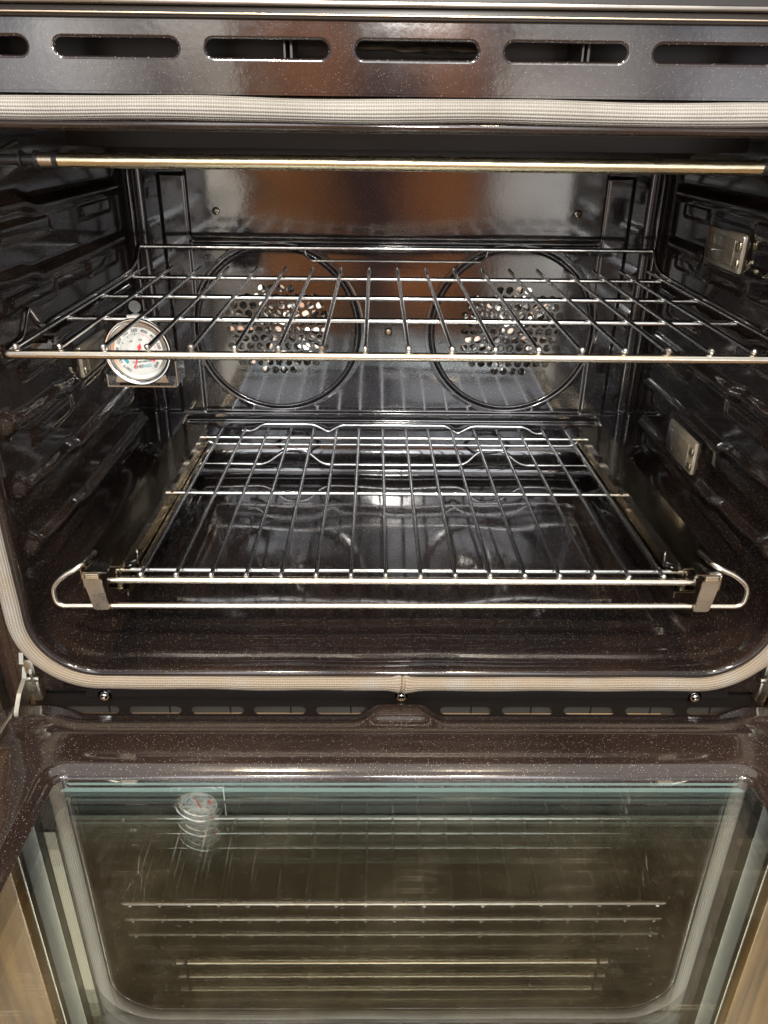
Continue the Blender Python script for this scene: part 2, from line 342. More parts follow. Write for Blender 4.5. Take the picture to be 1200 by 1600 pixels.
def wall_h(y, z, side):
    h = np.zeros_like(y)
    rnd = random.Random(7)
    for i, zc in enumerate(RIBS):
        # rolled ledge the racks run on: boss at the front, long low ridge behind, jogged once
        d = capsule(y, z, 0.036, zc, 0.040, zc - 0.001); h = np.maximum(h, 0.0105 * np.clip(1 - (d / 0.0120) ** 2, 0, 1) ** 0.8)
        jog = 0.12 + 0.05 * rnd.random(); k = 0.005 + 0.002 * rnd.random()
        line = zc - 0.003 - 0.004 * sstep(0.04, 0.10, y) - k * sstep(jog, jog + 0.035, y)
        wdt = 0.0085 + 0.0020 * sstep(jog, jog + 0.05, y)
        dz_ = np.abs(z - line); ends = sstep(0.036, 0.050, y) * (1 - sstep(0.405, 0.425, y))
        h = np.maximum(h, 0.0080 * ends * (0.5 + 0.5 * np.cos(np.pi * np.clip(dz_ / wdt, 0, 1))))
        # shallow pressed field between ledges
        line2 = zc - 0.029; dz2 = np.abs(z - line2)
        for (ya, yb2) in ((0.075, 0.185 + 0.04 * rnd.random()), (0.275, 0.395)):
            h = np.maximum(h, 0.0030 * sstep(ya, ya + 0.02, y) * (1 - sstep(yb2 - 0.02, yb2, y)) * (1 - sstep(0.0045, 0.0095, dz2)))
    h += 0.0004 * np.sin(y * 14 + z * 20 + side)
    lamps = [(0.2525, -0.1095), (0.2635, -0.3315)] if side > 0 else [(0.257, -0.224)]
    for (yc, zc) in lamps:
        q = np.maximum(np.abs(y - yc) - 0.052, np.abs(z - zc) - 0.024); h = h * sstep(0.0, 0.010, q) + 0.002 * (1 - sstep(-0.004, 0.006, q))
    h *= sstep(0.012, 0.03, y) * (1 - sstep(0.43, 0.455, y))
    return h
def floor_h(x, y):
    h = 0.007 * sstep(0.016, 0.05, y)
    h += 0.0030 * np.exp(-((y - 0.026) / 0.006) ** 2)
    q = np.maximum(np.abs(x) - 0.262, np.abs(y - 0.245) - 0.175)
    h += 0.0022 * (1 - sstep(-0.004, 0.006, q))
    h += 0.0006 * np.sin(x * 21 + 1.1) * np.sin(y * 26 + x * 6) + 0.0004 * np.sin(x * 47 + y * 11)
    return h
prof = [(0.004, 0.010), (-0.002, 0.008), (-0.0055, 0.0045), (-0.0055, 0.001), (-0.002, -0.0008), (0.003, -0.0008), (0.008, 0.0005), (0.013, 0.0025)]
ys = list(np.linspace(0.018, 0.450, 170)) + [0.456, 0.462, 0.468, 0.473]
secs = [(y, o) for y, o in prof] + [(y, 0.004 - 0.010 * max(0, (y - 0.45) / 0.023) ** 2) for y in ys]
V = np.zeros((len(secs), NP, 3))
for i, (y, o) in enumerate(secs):
    pt = np.array(outline(o)); V[i, :, 0] = pt[:, 0]; V[i, :, 1] = y; V[i, :, 2] = pt[:, 1]
Y = V[:, :, 1]; X = V[:, :, 0].copy(); Z = V[:, :, 2].copy()
side = (np.abs(X) > HW - 0.012)
for sgn in (-1, 1):
    msk = (X * sgn > HW - 0.02)
    V[:, :, 0] -= np.where(msk, sgn * wall_h(Y, Z, sgn) * sstep(-0.445, -0.40, Z), 0)
fl = (Z < ZB + 0.03) & (Y > 0.003)
V[:, :, 2] += np.where(fl, floor_h(X, Y) * (1 - sstep(ZB + 0.002, ZB + 0.03, Z)) * (1 - 0.0 * X), 0)
faces = []
for i in range(len(secs) - 1):
    for k in range(NP):
        faces.append((i * NP + k, i * NP + (k + 1) % NP, (i + 1) * NP + (k + 1) % NP, (i + 1) * NP + k))
liner = link('cavity_liner', V.reshape(-1, 3), faces, M['enamel'], oven)
liner.data.materials.append(M['enamel_floor'])
idx = np.zeros(len(faces), dtype=np.int32).reshape(len(secs) - 1, NP); idx[7:, :NB] = 1
liner.data.polygons.foreach_set('material_index', idx.ravel())

# front frame round the opening
def ring_loft(name, loops, m, parent, smooth=True):
    n = len(loops[0]); v = [q for L in loops for q in L]; f = []
    for i in range(len(loops) - 1):
        for k in range(n): f.append((i * n + k, (i + 1) * n + k, (i + 1) * n + (k + 1) % n, i * n + (k + 1) % n))
    return link(name, v, f, m, parent, smooth)
def ol3(o, y, **k): return [(p[0], y, p[1]) for p in outline(o, **k)]
FR = [ol3(0.0095, 0.0015), ol3(0.016, 0.001), ol3(0, 0.001, hw=0.357, zt=0.0165, zb=-0.477, r=0.006), ol3(0, 0.003, hw=0.359, zt=0.0175, zb=-0.479, r=0.006), ol3(0, 0.03, hw=0.359, zt=0.0175, zb=-0.479, r=0.006)]
ring_loft('front_frame', FR, M['enamel'], oven, smooth=False)

# gasket
path = [(p[0], -0.0045, p[1]) for p in outline(0.0125)]
gp = []; L = 0; acc = []
for i, p in enumerate(path):
    q = Vector(p)
    if p[2] < -0.44:   # it sags a little and is pinched at the join near the middle
        q.z += -0.0016 * float(sstep(-0.006, 0.012, p[0])) * (1 - float(sstep(0.10, 0.25, p[0]))) + 0.0007 * math.sin(p[0] * 19) + 0.0004 * math.sin(p[0] * 61)
    if p[2] > 0: q.z += 0.0006 * math.sin(p[0] * 30)
    gp.append(q)
SEG = 20; n = len(gp); vs = []; uvv = []; us = [0]
for i in range(n): us.append(us[-1] + (gp[(i + 1) % n] - gp[i]).length)
for i in range(n):
    T = (gp[(i + 1) % n] - gp[i - 1]).normalized(); Yd = Vector((0, 1, 0)); W = T.cross(Yd).normalized()
    p = gp[i]
    rw, rd = (0.0072, 0.0062) if p.z > 0 else ((0.0080, 0.0062))
    if abs(p.x) > 0.33: rw = 0.0078
    if p.z < -0.44:
        rw *= 0.90 + 0.42 * math.exp(-((p.x - 0.001) / 0.009) ** 2); rd *= 1 + 0.35 * math.exp(-((p.x - 0.001) / 0.011) ** 2)
        if abs(p.x - 0.0) < 0.0016: rw *= 0.80; rd *= 0.7
    rw *= 1 + 0.03 * math.sin(us[i] * 55)
    for k in range(SEG):
        a = 2 * math.pi * k / SEG; vs.append(p + W * rw * math.cos(a) - Yd * rd * math.sin(a))
fs = []
for i in range(n):
    for k in range(SEG):
        fs.append((i * SEG + k, ((i + 1) % n) * SEG + k, ((i + 1) % n) * SEG + (k + 1) % SEG, i * SEG + (k + 1) % SEG))
        c = 0.046 / SEG
        uvv += [(us[i], k * c), (us[i + 1], k * c), (us[i + 1], (k + 1) * c), (us[i], (k + 1) * c)]
g = link('door_gasket', vs, fs, M['gasket'], oven, uvs=uvv); g['label'] = 'beige woven fibre gasket around the opening'
q0 = min(gp, key=lambda q: abs(q.x - 0.0005) + (0 if q.z < -0.4 else 9))
for dx in (-0.0008, 0.0022):
    b = MB(); b.tube([(q0.x + dx + 0.0009 * math.sin(2 * math.pi * k / 28 + 1), -0.0046 - 0.0078 * math.sin(2 * math.pi * k / 28), q0.z + 0.0092 * math.cos(2 * math.pi * k / 28)) for k in range(28)], 0.00055, 6, closed=True); b.build('gasket_stitch', M['print_brown2'], oven, smooth=True)

# vent panel over the opening with slots
def slot(cx, cz, hw, hh, n=8):
    r = hh; p = []
    for a0, sx in ((-90, 1), (90, -1)):
        for i in range(n + 1):
            a = R(a0 + 180 * i / n); p.append((cx + sx * (hw - r) + r * math.cos(a), cz + r * math.sin(a)))
    return p
def plate_with_slots(name, x0, x1, z0, z1, y, slots, m, rim, rimd, parent):
    outer = [(x0, z0), (x1, z0), (x1, z1), (x0, z1)]
    loops = [outer] + [slot(*s) for s in slots]
    tri = tessellate_polygon([[Vector((a, b, 0)) for a, b in L] for L in loops])
    flat = [p for L in loops for p in L]; mb = MB()
    mb.add([(p[0], y, p[1]) for p in flat], tri)
    for L in loops[1:]:
        c = (sum(p[0] for p in L) / len(L), sum(p[1] for p in L) / len(L)); k = len(L)
        rings = []
        for (dd, yy) in ((0, 0), (rim * 0.5, rim * 0.13), (rim * 0.87, rim * 0.5), (rim, rim)):
            hw = max(abs(p[0] - c[0]) for p in L); hh = max(abs(p[1] - c[1]) for p in L)
            q = slot(c[0], c[1], hw - dd, hh - dd); rings.append([(a, y + yy, b) for a, b in q])
        mb.add([v for r_ in rings for v in r_], [(i * k + j, i * k + (j + 1) % k, (i + 1) * k + (j + 1) % k, (i + 1) * k + j) for i in range(3) for j in range(k)])
    # return edges
    mb.box(x0, x1, y + 0.0002, y + 0.004, z0 - 0.0015, z0 - 0.0001); mb.box(x0, x1, y + 0.0002, y + 0.004, z1 + 0.0001, z1 + 0.0015)
    return mb.build(name, m, parent, smooth=True)
slots = [(k * 0.0962 - 0.0005, 0.0442, 0.0412, 0.0070) for k in range(-3, 4)]
plate_with_slots('vent_panel', -0.358, 0.358, 0.0195, 0.0585, -0.001, slots, M['enamel_top'], 0.0022, 0.005, oven)
b = MB(); b.box(-0.358, 0.358, 0.0555, 0.0575, 0.010, 0.062); b.box(-0.358, 0.358, 0.004, 0.0555, 0.020, 0.021); b.box(-0.358, 0.358, 0.004, 0.0555, 0.0595, 0.061)
b.build('vent_duct', M['dark_trim'], oven)
for x0 in (-0.087, 0.108, -0.29):
    b = MB(); b.box(x0, x0 + 0.0012, 0.008, 0.05, 0.026, 0.058); b.build('duct_bracket', M['dark_trim'], oven)
    b = MB(); b.box(x0 + 0.004, x0 + 0.0055, 0.010, 0.05, 0.026, 0.058); b.build('duct_bracket', M['dark_trim'], oven)
b = MB(); b.box(-0.185, -0.152, 0.010, 0.030, 0.030, 0.0385); b.build('duct_tab', M['stainless'], oven)
b = MB(); b.tube([(-0.052, 0.022, 0.0475), (-0.018, 0.022, 0.0475), (-0.008, 0.02, 0.046), (0.012, 0.022, 0.047), (0.045, 0.022, 0.0465)], 0.002, 8)
b.tube([(-0.055, 0.016, 0.0475), (-0.044, 0.016, 0.0475)], 0.004, 6); b.tube([(0.008, 0.024, 0.047), (0.022, 0.024, 0.0468)], 0.0034, 10)
b.build('pipe_fitting', M['plate'], oven, smooth=True)
# control panel lip at the very top
b = MB(); b.box(-0.40, 0.40, -0.006, 0.03, 0.0600, 0.0665, 0.0012); b.build('upper_trim', M['dark_trim'], oven, smooth=True)
b = MB(); b.box(-0.40, 0.40, -0.0085, -0.004, 0.0617, 0.0628, 0.0004); b.build('trim_line', M['plate'], oven)
b = MB(); b.box(-0.40, 0.40, -0.012, 0.03, 0.0667, 0.0695, 0.0011); b.build('upper_trim', M['edge_glint'], oven, smooth=True)  # pale bead stands in for the highlight along the lip's rounded edge
b = MB(); b.box(-0.40, 0.40, -0.010, 0.03, 0.0698, 0.10); b.build('control_panel', M['black'], oven)

# lower frame strip with vent slots and screws
slots = [(k * 0.0605 + 0.004, -0.5095, 0.026, 0.0052) for k in range(-5, 6)]
plate_with_slots('lower_vent_strip', -0.352, 0.352, -0.535, -0.4905, 0.010, slots, M['black'], 0.0006, 0.003, oven)
b = MB(); b.box(-0.300, 0.315, 0.006, 0.012, -0.4900, -0.4795, 0.001); b.build('lower_cross_member', M['black'], oven, smooth=True)
b = MB(); b.box(-0.35, 0.35, 0.030, 0.032, -0.53, -0.481); b.build('insulation_sheet', M['insul'], oven)
for k in range(-5, 6): b = MB(); b.box(k * 0.0605 + 0.011, k * 0.0605 + 0.0125, 0.0295, 0.0299, -0.53, -0.49); b.build('sheet_seam', M['black'], oven)
for x in (-0.282, 0.0005, 0.2825):
    b = MB(); Mx = Matrix.Translation((x, 0.0055, -0.4875)) @ Matrix.Rotation(R(90), 4, 'X')
    b.lathe([(0.0065, 0), (0.0065, 0.0008), (0.0045, 0.001), (0.0043, 0.0025), (0.003, 0.0038), (0.0014, 0.004), (0.0012, 0.003), (0.00001, 0.003)], 16, Mx)
    b.build('screw', M['polished'], oven, smooth=True)
# side recess, stainless side trims, rating label
for s in (-1, 1):
    xs = sorted((s * 0.3595, s * 0.3775))
    b = MB(); b.box(xs[0], xs[1], 0.012, 0.03, -0.55, 0.06); b.build('side_jamb', M['enamel'], oven)
    xs = sorted((s * 0.378, s * 0.398))
    b = MB(); b.box(xs[0], xs[1], -0.002, 0.05, -0.56, 0.10, 0.0012); b.build('side_trim', M['stainless'], oven, smooth=True)
    xs = sorted((s * 0.4045, s * 0.4065))
    b = MB(); b.box(xs[0], xs[1], 0.0, 0.05, -0.70, 0.10, 0.0005); b.build('side_panel', M['zinc'], oven)
b = MB(); b.box(-0.3772, -0.3650, 0.0100, 0.0118, -0.286, -0.015); lb = b.build('rating_label', M['label'], oven); lb['label'] = 'long cream printed rating label'

# back wall -------------------------------------------------------
FX, FZ, FR_ = 0.157, -0.2475, 0.107
nx, nzz = 430, 290
gx = np.linspace(-0.338, 0.338, nx); gz = np.linspace(-0.462, 0.004, nzz)
GX, GZ = np.meshgrid(gx, gz)
D = np.zeros_like(GX)                                  # how far the sheet stands towards the viewer
def box_sd(x, z, x0, x1, z0, z1): return np.maximum(np.abs(x - (x0 + x1) / 2) - (x1 - x0) / 2, np.abs(z - (z0 + z1) / 2) - (z1 - z0) / 2)
AX = np.abs(GX)
D += 0.008 * (1 - sstep(0.0, 0.003, AX - 0.316))       # centre field stands off the side returns
D += 0.010 * (sstep(0.321, 0.334, AX))
D += 0.0022 * (1 - sstep(-0.001, 0.0014, box_sd(AX, GZ, 0.264, 0.2955, -0.362, -0.056)))
D += 0.0045 * sstep(-0.134, -0.130, GZ) * (AX < 0.262)
D -= 0.002 * np.exp(-((GZ + 0.1345) / 0.0022) ** 2) * (AX < 0.262)
D += 0.003 * (1 - sstep(-0.3640, -0.3615, GZ)) - 0.0035 * np.exp(-((GZ + 0.3745) / 0.0018) ** 2) * (AX < 0.29)
D += 0.020 * (1 - sstep(-0.447, -0.405, GZ)) ** 2
for s in (-1, 1):
    rr = np.hypot(GX - s * FX, GZ - FZ); D -= 0.004 * np.exp(-((rr - FR_) / 0.0022) ** 2); D += 0.0005 * np.exp(-((rr - FR_ - 0.0055) / 0.002) ** 2)
D += 0.0005 * np.sin(GX * 17 + 2) * np.sin(GZ * 23)
VB = np.stack([GX, 0.472 - D, GZ], -1)
fb = []
cxm = (gx[:-1] + gx[1:]) / 2; czm = (gz[:-1] + gz[1:]) / 2
for j in range(nzz - 1):
    for i in range(nx - 1):
        if min(math.hypot(cxm[i] - FX, czm[j] - FZ), math.hypot(cxm[i] + FX, czm[j] - FZ)) < 0.094: continue
        a = j * nx + i; fb.append((a, a + 1, a + nx + 1, a + nx))
link('back_panel', VB.reshape(-1, 3), fb, M['enamel_back'], oven)
# perforated fan covers
holes = []
for r_ in range(-5, 6):
    for c_ in range(-6, 7):
        x = (c_ + (0.5 if r_ % 2 else 0)) * 0.0126; z = r_ * 0.0109
        if math.hypot(x, z) < 0.0675 and not (abs(r_) == 5 and abs(x) > 0.026): holes.append((x, z))
def fan_cover(cx):
    yb = 0.4625
    outer = [(0.1035 * math.cos(2 * math.pi * k / 72), 0.1035 * math.sin(2 * math.pi * k / 72)) for k in range(72)]
    HN = 12; hl = [[(hx + 0.0051 * math.cos(2 * math.pi * k / HN), hz + 0.0051 * math.sin(2 * math.pi * k / HN)) for k in range(HN)] for hx, hz in holes]
    loops = [outer] + hl
    tri = tessellate_polygon([[Vector((a, b, 0)) for a, b in L_] for L_ in loops])
    flat = [p for L_ in loops for p in L_]; mb = MB()
    mb.add([(cx + p[0], yb, FZ + p[1]) for p in flat], tri)
    for L_ in hl:
        c = (sum(p[0] for p in L_) / HN, sum(p[1] for p in L_) / HN)
        mb.add([(cx + p[0], yb, FZ + p[1]) for p in L_] + [(cx + c[0] + (p[0] - c[0]) * 0.94, yb + 0.0018, FZ + c[1] + (p[1] - c[1]) * 0.94) for p in L_], [(j, (j + 1) % HN, HN + (j + 1) % HN, HN + j) for j in range(HN)])
    mb.add([(cx + p[0], yb, FZ + p[1]) for p in outer] + [(cx + p[0] * 1.012, yb + 0.004, FZ + p[1] * 1.012) for p in outer], [(j, 72 + j, 72 + (j + 1) % 72, (j + 1) % 72) for j in range(72)])
    fc = link('fan_cover', mb.v, mb.f, M['enamel_back'], oven, smooth=False)
    Mx = Matrix.Translation((cx, 0.466, FZ)) @ Matrix.Rotation(R(-90), 4, 'X')
    b = MB(); b.lathe([(0.0955, 0), (0.0955, 0.055), (0.00001, 0.055)], 48, Mx); b.build('fan_housing', M['alu'], fc, smooth=True)
    b = MB()
    rf = random.Random(5 if cx > 0 else 9)
    for k in range(26):
        a = 2 * math.pi * k / 26
        for (rc_, hw_) in ((0.050, 0.015), (0.024, 0.009)):
            if rc_ < 0.03 and k % 2: continue
            Rm = Matrix.Translation((cx, 0.474, FZ)) @ Matrix.Rotation(a + rf.uniform(-.05, .05), 4, 'Y') @ Matrix.Translation((rc_, 0, 0)) @ Matrix.Rotation(R(rf.uniform(-9, 9)), 4, 'Z') @ Matrix.Rotation(R(rf.uniform(-22, 22)), 4, 'X')
            wz = 0.0042 if rc_ > 0.03 else 0.004
            q = [Rm @ Vector(p) for p in ((-hw_, 0, -wz * .7), (hw_, 0, -wz), (hw_, 0, wz), (-hw_, 0, wz * .7), (-hw_, 0.001, -wz * .7), (hw_, 0.001, -wz), (hw_, 0.001, wz), (-hw_, 0.001, wz * .7))]
            b.add(q, [(0, 1, 2, 3), (7, 6, 5, 4), (0, 4, 5, 1), (2, 6, 7, 3), (1, 5, 6, 2), (0, 3, 7, 4)])
    b.lathe([(0.012, 0.0), (0.012, 0.012), (0.066, 0.034), (0.068, 0.034)], 40, Matrix.Translation((cx, 0.468, FZ)) @ Matrix.Rotation(R(-90), 4, 'X'))
    b.lathe([(0.00001, -0.001), (0.008, -0.001), (0.012, 0.0)], 12, Matrix.Translation((cx, 0.470, FZ)) @ Matrix.Rotation(R(-90), 4, 'X'))
    b.build('fan_wheel', M['blade'], fc)
    b = MB(); b.tube([(cx + 0.080 * math.cos(2 * math.pi * k / 40), 0.478, FZ + 0.080 * math.sin(2 * math.pi * k / 40)) for k in range(40)], 0.0035, 8, closed=True)
    b.build('ring_element', M['steel_dark'], fc, smooth=True)
for s in (-1, 1): fan_cover(s * FX)
for (x, z) in ((-0.2263, -0.098), (0.2281, -0.097), (-0.0085, -0.249), (-0.221, -0.388), (0.222, -0.388)):
    b = MB(); Mx = Matrix.Translation((x, 0.4605 if z > -0.13 else 0.464, z)) @ Matrix.Rotation(R(90), 4, 'X')
    b.lathe([(0.0055, -0.002), (0.0055, 0.0006), (0.0045, 0.0018), (0.0026, 0.0022), (0.0018, 0.0008), (0.00001, 0.0008)], 16, Mx); b.build('screw', M['steel_dark'], oven, smooth=True)

# broiler shield and the tube across the top
b = MB()
sh = [(-0.27, 0.10), (-0.20, 0.075), (-0.12, 0.085), (-0.05, 0.07), (0.0, 0.08), (0.05, 0.07), (0.12, 0.085), (0.2, 0.075), (0.27, 0.10), (0.27, 0.40), (-0.27, 0.40)]
b.prism(sh, 'z', -0.016, 0.0035); b.build('broiler_shield', M['black'], oven, smooth=True)
b = MB(); b.box(-0.30, 0.30, 0.30, 0.455, -0.036, -0.0165, 0.003); b.build('rear_shade_box', M['black'], oven, smooth=True)  # added black box that keeps the band below the ceiling dark
b = MB(); b.tube([(-0.2563, 0.04, -0.0240), (0.2563, 0.04, -0.0240)], 0.0052, 16); b.build('broiler_tube', M['brass'], oven, smooth=True)
for s in (-1, 1):
    b = MB(); b.tube([(s * 0.2563, 0.04, -0.024), (s * 0.2600, 0.04, -0.024)], 0.0060, 16); b.tube([(s * 0.2705, 0.04, -0.024), (s * 0.273, 0.04, -0.024)], 0.0066, 16); b.tube([(s * 0.282, 0.04, -0.024), (s * 0.2835, 0.04, -0.024)], 0.0066, 16)
    b.tube([(s * 0.272, 0.04, -0.024), (s * 0.330, 0.04, -0.024)], 0.0038, 12); b.build('tube_collar', M['black'], oven, smooth=True)
    b = MB(); b.tube([(s * 0.2602, 0.04, -0.024), (s * 0.2703, 0.04, -0.024)], 0.0050, 16); b.build('tube_end', M['plate'], oven, smooth=True)
b = MB(); b.tube(fillet([(-0.334, 0.05, -0.030), (-0.315, 0.06, -0.022), (-0.292, 0.06, -0.012)], 0.02), 0.0016, 8); b.build('probe_wire', M['black'], oven, smooth=True)

# oven lamps on the side walls
def lamp(s, yc, zc, hy, hz):
    x = s * 0.3325
    def bx(y0, y1, z0, z1, xa, xb, bv): m_ = MB(); a_, b_ = sorted((s * xa, s * xb)); m_.box(a_, b_, y0, y1, z0, z1, bv); return m_
    o = bx(yc - hy, yc + hy, zc - hz, zc + hz, 0.3300, 0.337, 0.0026).build('lamp_cover', M['lens'], oven, smooth=True)
    bx(yc - hy * 0.70, yc + hy * 0.78, zc - hz * 0.68, zc + hz * 0.68, 0.3282, 0.3301, 0.0009).build('lamp_lens', M['lens_in'], o, smooth=True)
    for dz in (-0.45, 0.45):
        m_ = bx(yc - hy - 0.0015, yc - hy + 0.006, zc + hz * (dz - 0.20), zc + hz * (dz + 0.20), 0.3272, 0.3301, 0.0006); m_.build('lamp_clip', M['brass'], o, smooth=True)
lamp(1, 0.2525, -0.1095, 0.045, 0.0185); lamp(1, 0.2635, -0.3315, 0.042, 0.0195); lamp(-1, 0.257, -0.224, 0.043, 0.0165)
for y_ in (0.111, 0.126):
    b = MB(); b.tube([(-0.334, y_, -0.178), (-0.3175, y_, -0.178)], 0.0048, 6); b.build('hex_nut', M['polished'], oven)

# ------------------------------------------------------------------ the door, hanging open and level
GZ0 = -0.4816
door = MB()
def dl(d, z, cy=-0.106, hw=0.2865, front=-0.42, r=0.010):
    o_ = []
    hw2 = hw + d; y1 = cy + d; y0 = front - d; rr = max(0.001, r + min(d, 0.02) * 0.7)
    def sg(a, b_, n_): o_.extend([(a[0] + (b_[0] - a[0]) * i / n_, a[1] + (b_[1] - a[1]) * i / n_, z) for i in range(n_)])
    def ac(cx_, cy_, a0): o_.extend([(cx_ + rr * math.cos(R(a0 + 90 * i / 8)), cy_ + rr * math.sin(R(a0 + 90 * i / 8)), z) for i in range(8)])
    sg((-hw2 + rr, y0), (hw2 - rr, y0), 60); ac(hw2 - rr, y0 + rr, -90); sg((hw2, y0 + rr), (hw2, y1 - rr), 60); ac(hw2 - rr, y1 - rr, 0)
    sg((hw2 - rr, y1), (-hw2 + rr, y1), 240); ac(-hw2 + rr, y1 - rr, 90); sg((-hw2, y1 - rr), (-hw2, y0 + rr), 60); ac(-hw2 + rr, y0 + rr, 180)
    return o_
dp = [(-0.001, -0.4900), (-0.0005, -0.4835), (0.0005, -0.4800), (0.002, -0.4785), (0.0035, -0.4784), (0.005, -0.4775), (0.0075, -0.4752), (0.010, -0.4740), (0.013, -0.4736), (0.022, -0.4738),
      (0.034, -0.4744), (0.046, -0.4750), (0.0485, -0.4756), (0.051, -0.4768), (0.056, -0.4775), (0.062, -0.4782), (0.067, -0.4792), (0.070, -0.4815), (0.073, -0.4845), (0.077, -0.4862), (0.082, -0.4870), (0.086, -0.4890), (0.088, -0.4940), (0.0885, -0.535)]
loops = []
for (d, z) in dp:
    Lq = []
    for (x, y, zz) in dl(d, z):
        if y > -0.05 and d > 0.062 and z > -0.50:
            hump = float(1 - sstep(0.018, 0.042, abs(x + 0.002)))
            cor = float(sstep(0.288, 0.325, abs(x)))
            zz += (0.0105 * hump + 0.0085 * cor) * float(sstep(0.062, 0.074, d)) * (1.0 if z > -0.492 else 0.6)
            y += 0.004 * max(hump, cor) * float(sstep(0.07, 0.086, d))
        if y > -0.07 and d > 0.04: zz += 0.0012 * float(np.exp(-((abs(x) - 0.300) / 0.014) ** 2))
        Lq.append((x, y, zz))
    loops.append(Lq)
dpart = ring_loft('door', [[q for q in L_] for L_ in loops], M['enamel_door'], oven)
b = MB(); b.box(-0.370, 0.370, -0.50, -0.022, -0.5500, -0.5360, 0.002); b.build('outer_skin', M['stainless'], dpart, smooth=True)
gap = 0.0135
for i in range(3):
    z1 = GZ0 - gap * i
    b = MB(); b.box(-0.288 - 0.003 * (i > 0), 0.288 + 0.003 * (i > 0), -0.423, -0.1045 + 0.0, z1 - 0.0032, z1); b.build('glass_pane', M['pane'] if i == 0 else M['pane2'], dpart)
b = MB(); z1 = GZ0 - gap * 3; b.box(-0.30, 0.30, -0.44, -0.09, z1 - 0.004, z1); b.build('outer_glass', M['outer'], dpart)
for i in range(3):
    z1 = GZ0 - gap * i - 0.0033; z0 = GZ0 - gap * (i + 1) + 0.0001
    mm = M['spacer'] if i < 1 else M['black']
    b = MB(); b.box(-0.286, 0.286, -0.1068, -0.1050, z0, z1); b.build('pane_spacer', mm, dpart)
    for s in (-1, 1):
        a_, b_ = sorted((s * 0.2845, s * 0.2865)); q = MB(); q.box(a_, b_, -0.42, -0.107, z0, z1); q.build('pane_spacer', M['black'], dpart)
# hinges
for s in (-1, 1):
    poly = [(0.006, -0.428), (-0.005, -0.430), (-0.009, -0.440), (-0.005, -0.446), (-0.010, -0.455), (-0.024, -0.461), (-0.036, -0.472), (-0.042, -0.490), (-0.037, -0.506), (-0.031, -0.502), (-0.029, -0.486), (-0.018, -0.477), (0.006, -0.474)]
    a_, b_ = sorted((s * 0.3440, s * 0.3480)); q = MB(); q.prism(poly, 'x', a_, b_); h = q.build('hinge_arm', M['zinc'], oven)
    a_, b_ = sorted((s * 0.3380, s * 0.3405)); q = MB(); q.prism([(0.004, -0.430), (-0.004, -0.434), (-0.010, -0.450), (-0.008, -0.478), (0.006, -0.482)], 'x', a_, b_); q.build('hinge_cheek', M['zinc'], h)
    a_, b_ = sorted((s * 0.3355, s * 0.3450)); q = MB(); q.box(a_, b_, -0.0085, 0.004, -0.452, -0.436, 0.0015); q.box(a_, b_, -0.0070, 0.004, -0.484, -0.462, 0.0015); q.build('hinge_plate', M['zinc'], h, smooth=True)
    a_, b_ = sorted((s * 0.3350, s * 0.3460)); q = MB(); q.tube([(a_, -0.004, -0.460), (b_, -0.004, -0.460)], 0.0032, 12); q.build('hinge_pin', M['polished'], h, smooth=True)
    a_, b_ = sorted((s * 0.349, s * 0.3525)); q = MB(); q.box(a_, b_, -0.20, -0.020, -0.4775, -0.4735, 0.001); q.build('hinge_channel', M['zinc'], dpart)

# ------------------------------------------------------------------ upper rack
up = thing('oven_rack', (0, 0.02, -0.16), 'chrome wire oven rack on the upper level with the dial thermometer hanging under it', 'oven rack')
ZU = -0.157; sU = 0.034
wire0 = None
b = MB(); b.tube([(0, 0.0225, 0), (0, 0.28, -0.0002), (0, 0.392, 0), (0, 0.3945, 0.0005)], 0.0020, 10)
wire0 = b.build('wire', M['chrome'], up, smooth=True)
wb = MB(); wb.lathe([(0.00001, 0.0025), (0.0016, 0.0022), (0.0026, 0.001), (0.0028, 0), (0.0022, -0.0016), (0.00001, -0.002)], 12, Matrix.Rotation(R(70), 4, 'X'))
weld0 = wb.build('weld', M['weld'], wire0, smooth=True)
def copy_wire(src, weld, k, x, z, tilt, yw, parent):
    if k: 
        w_ = src.copy(); C.objects.link(w_); w_.parent = parent; g_ = weld.copy(); C.objects.link(g_); g_.parent = w_
    else: w_, g_ = src, weld
    w_.matrix_parent_inverse = Matrix.Identity(4); w_.location = Vector((x, 0, z)) - parent.location; w_.rotation_euler = (tilt, 0, random.uniform(-0.0015, 0.0015))
    g_.matrix_parent_inverse = Matrix.Identity(4); g_.location = (0, yw, 0.0008)
    g_.rotation_euler = (random.uniform(-.2, .2), random.uniform(-.2, .2), random.uniform(0, 3)); g_.scale = [random.uniform(.85, 1.12)] * 3
for k in range(19): copy_wire(wire0, weld0, k, -0.306 + k * sU, ZU + 0.0008, 0, 0.0205, up)
def bar(name, pts, r, m, parent, fr=0.01, seg=12):
    q = MB(); q.tube(fillet(pts, fr, 6) if len(pts) > 2 else pts, r, seg); return q.build(name, m, parent, smooth=True)
bar('front_bar', [(-0.3165, 0.034, ZU - 0.0045), (-0.3165, 0.0195, ZU - 0.0045), (0.3165, 0.0195, ZU - 0.0045), (0.3165, 0.034, ZU - 0.0045)], 0.0036, M['chrome_front'], up, 0.006, 16)
for y_, x_ in ((0.1415, 0.309), (0.2440, 0.311), (0.3565, 0.309)): bar('cross_bar', [(-x_, y_, ZU - 0.0042), (x_, y_, ZU - 0.0042)], 0.0028, M['chrome'], up)
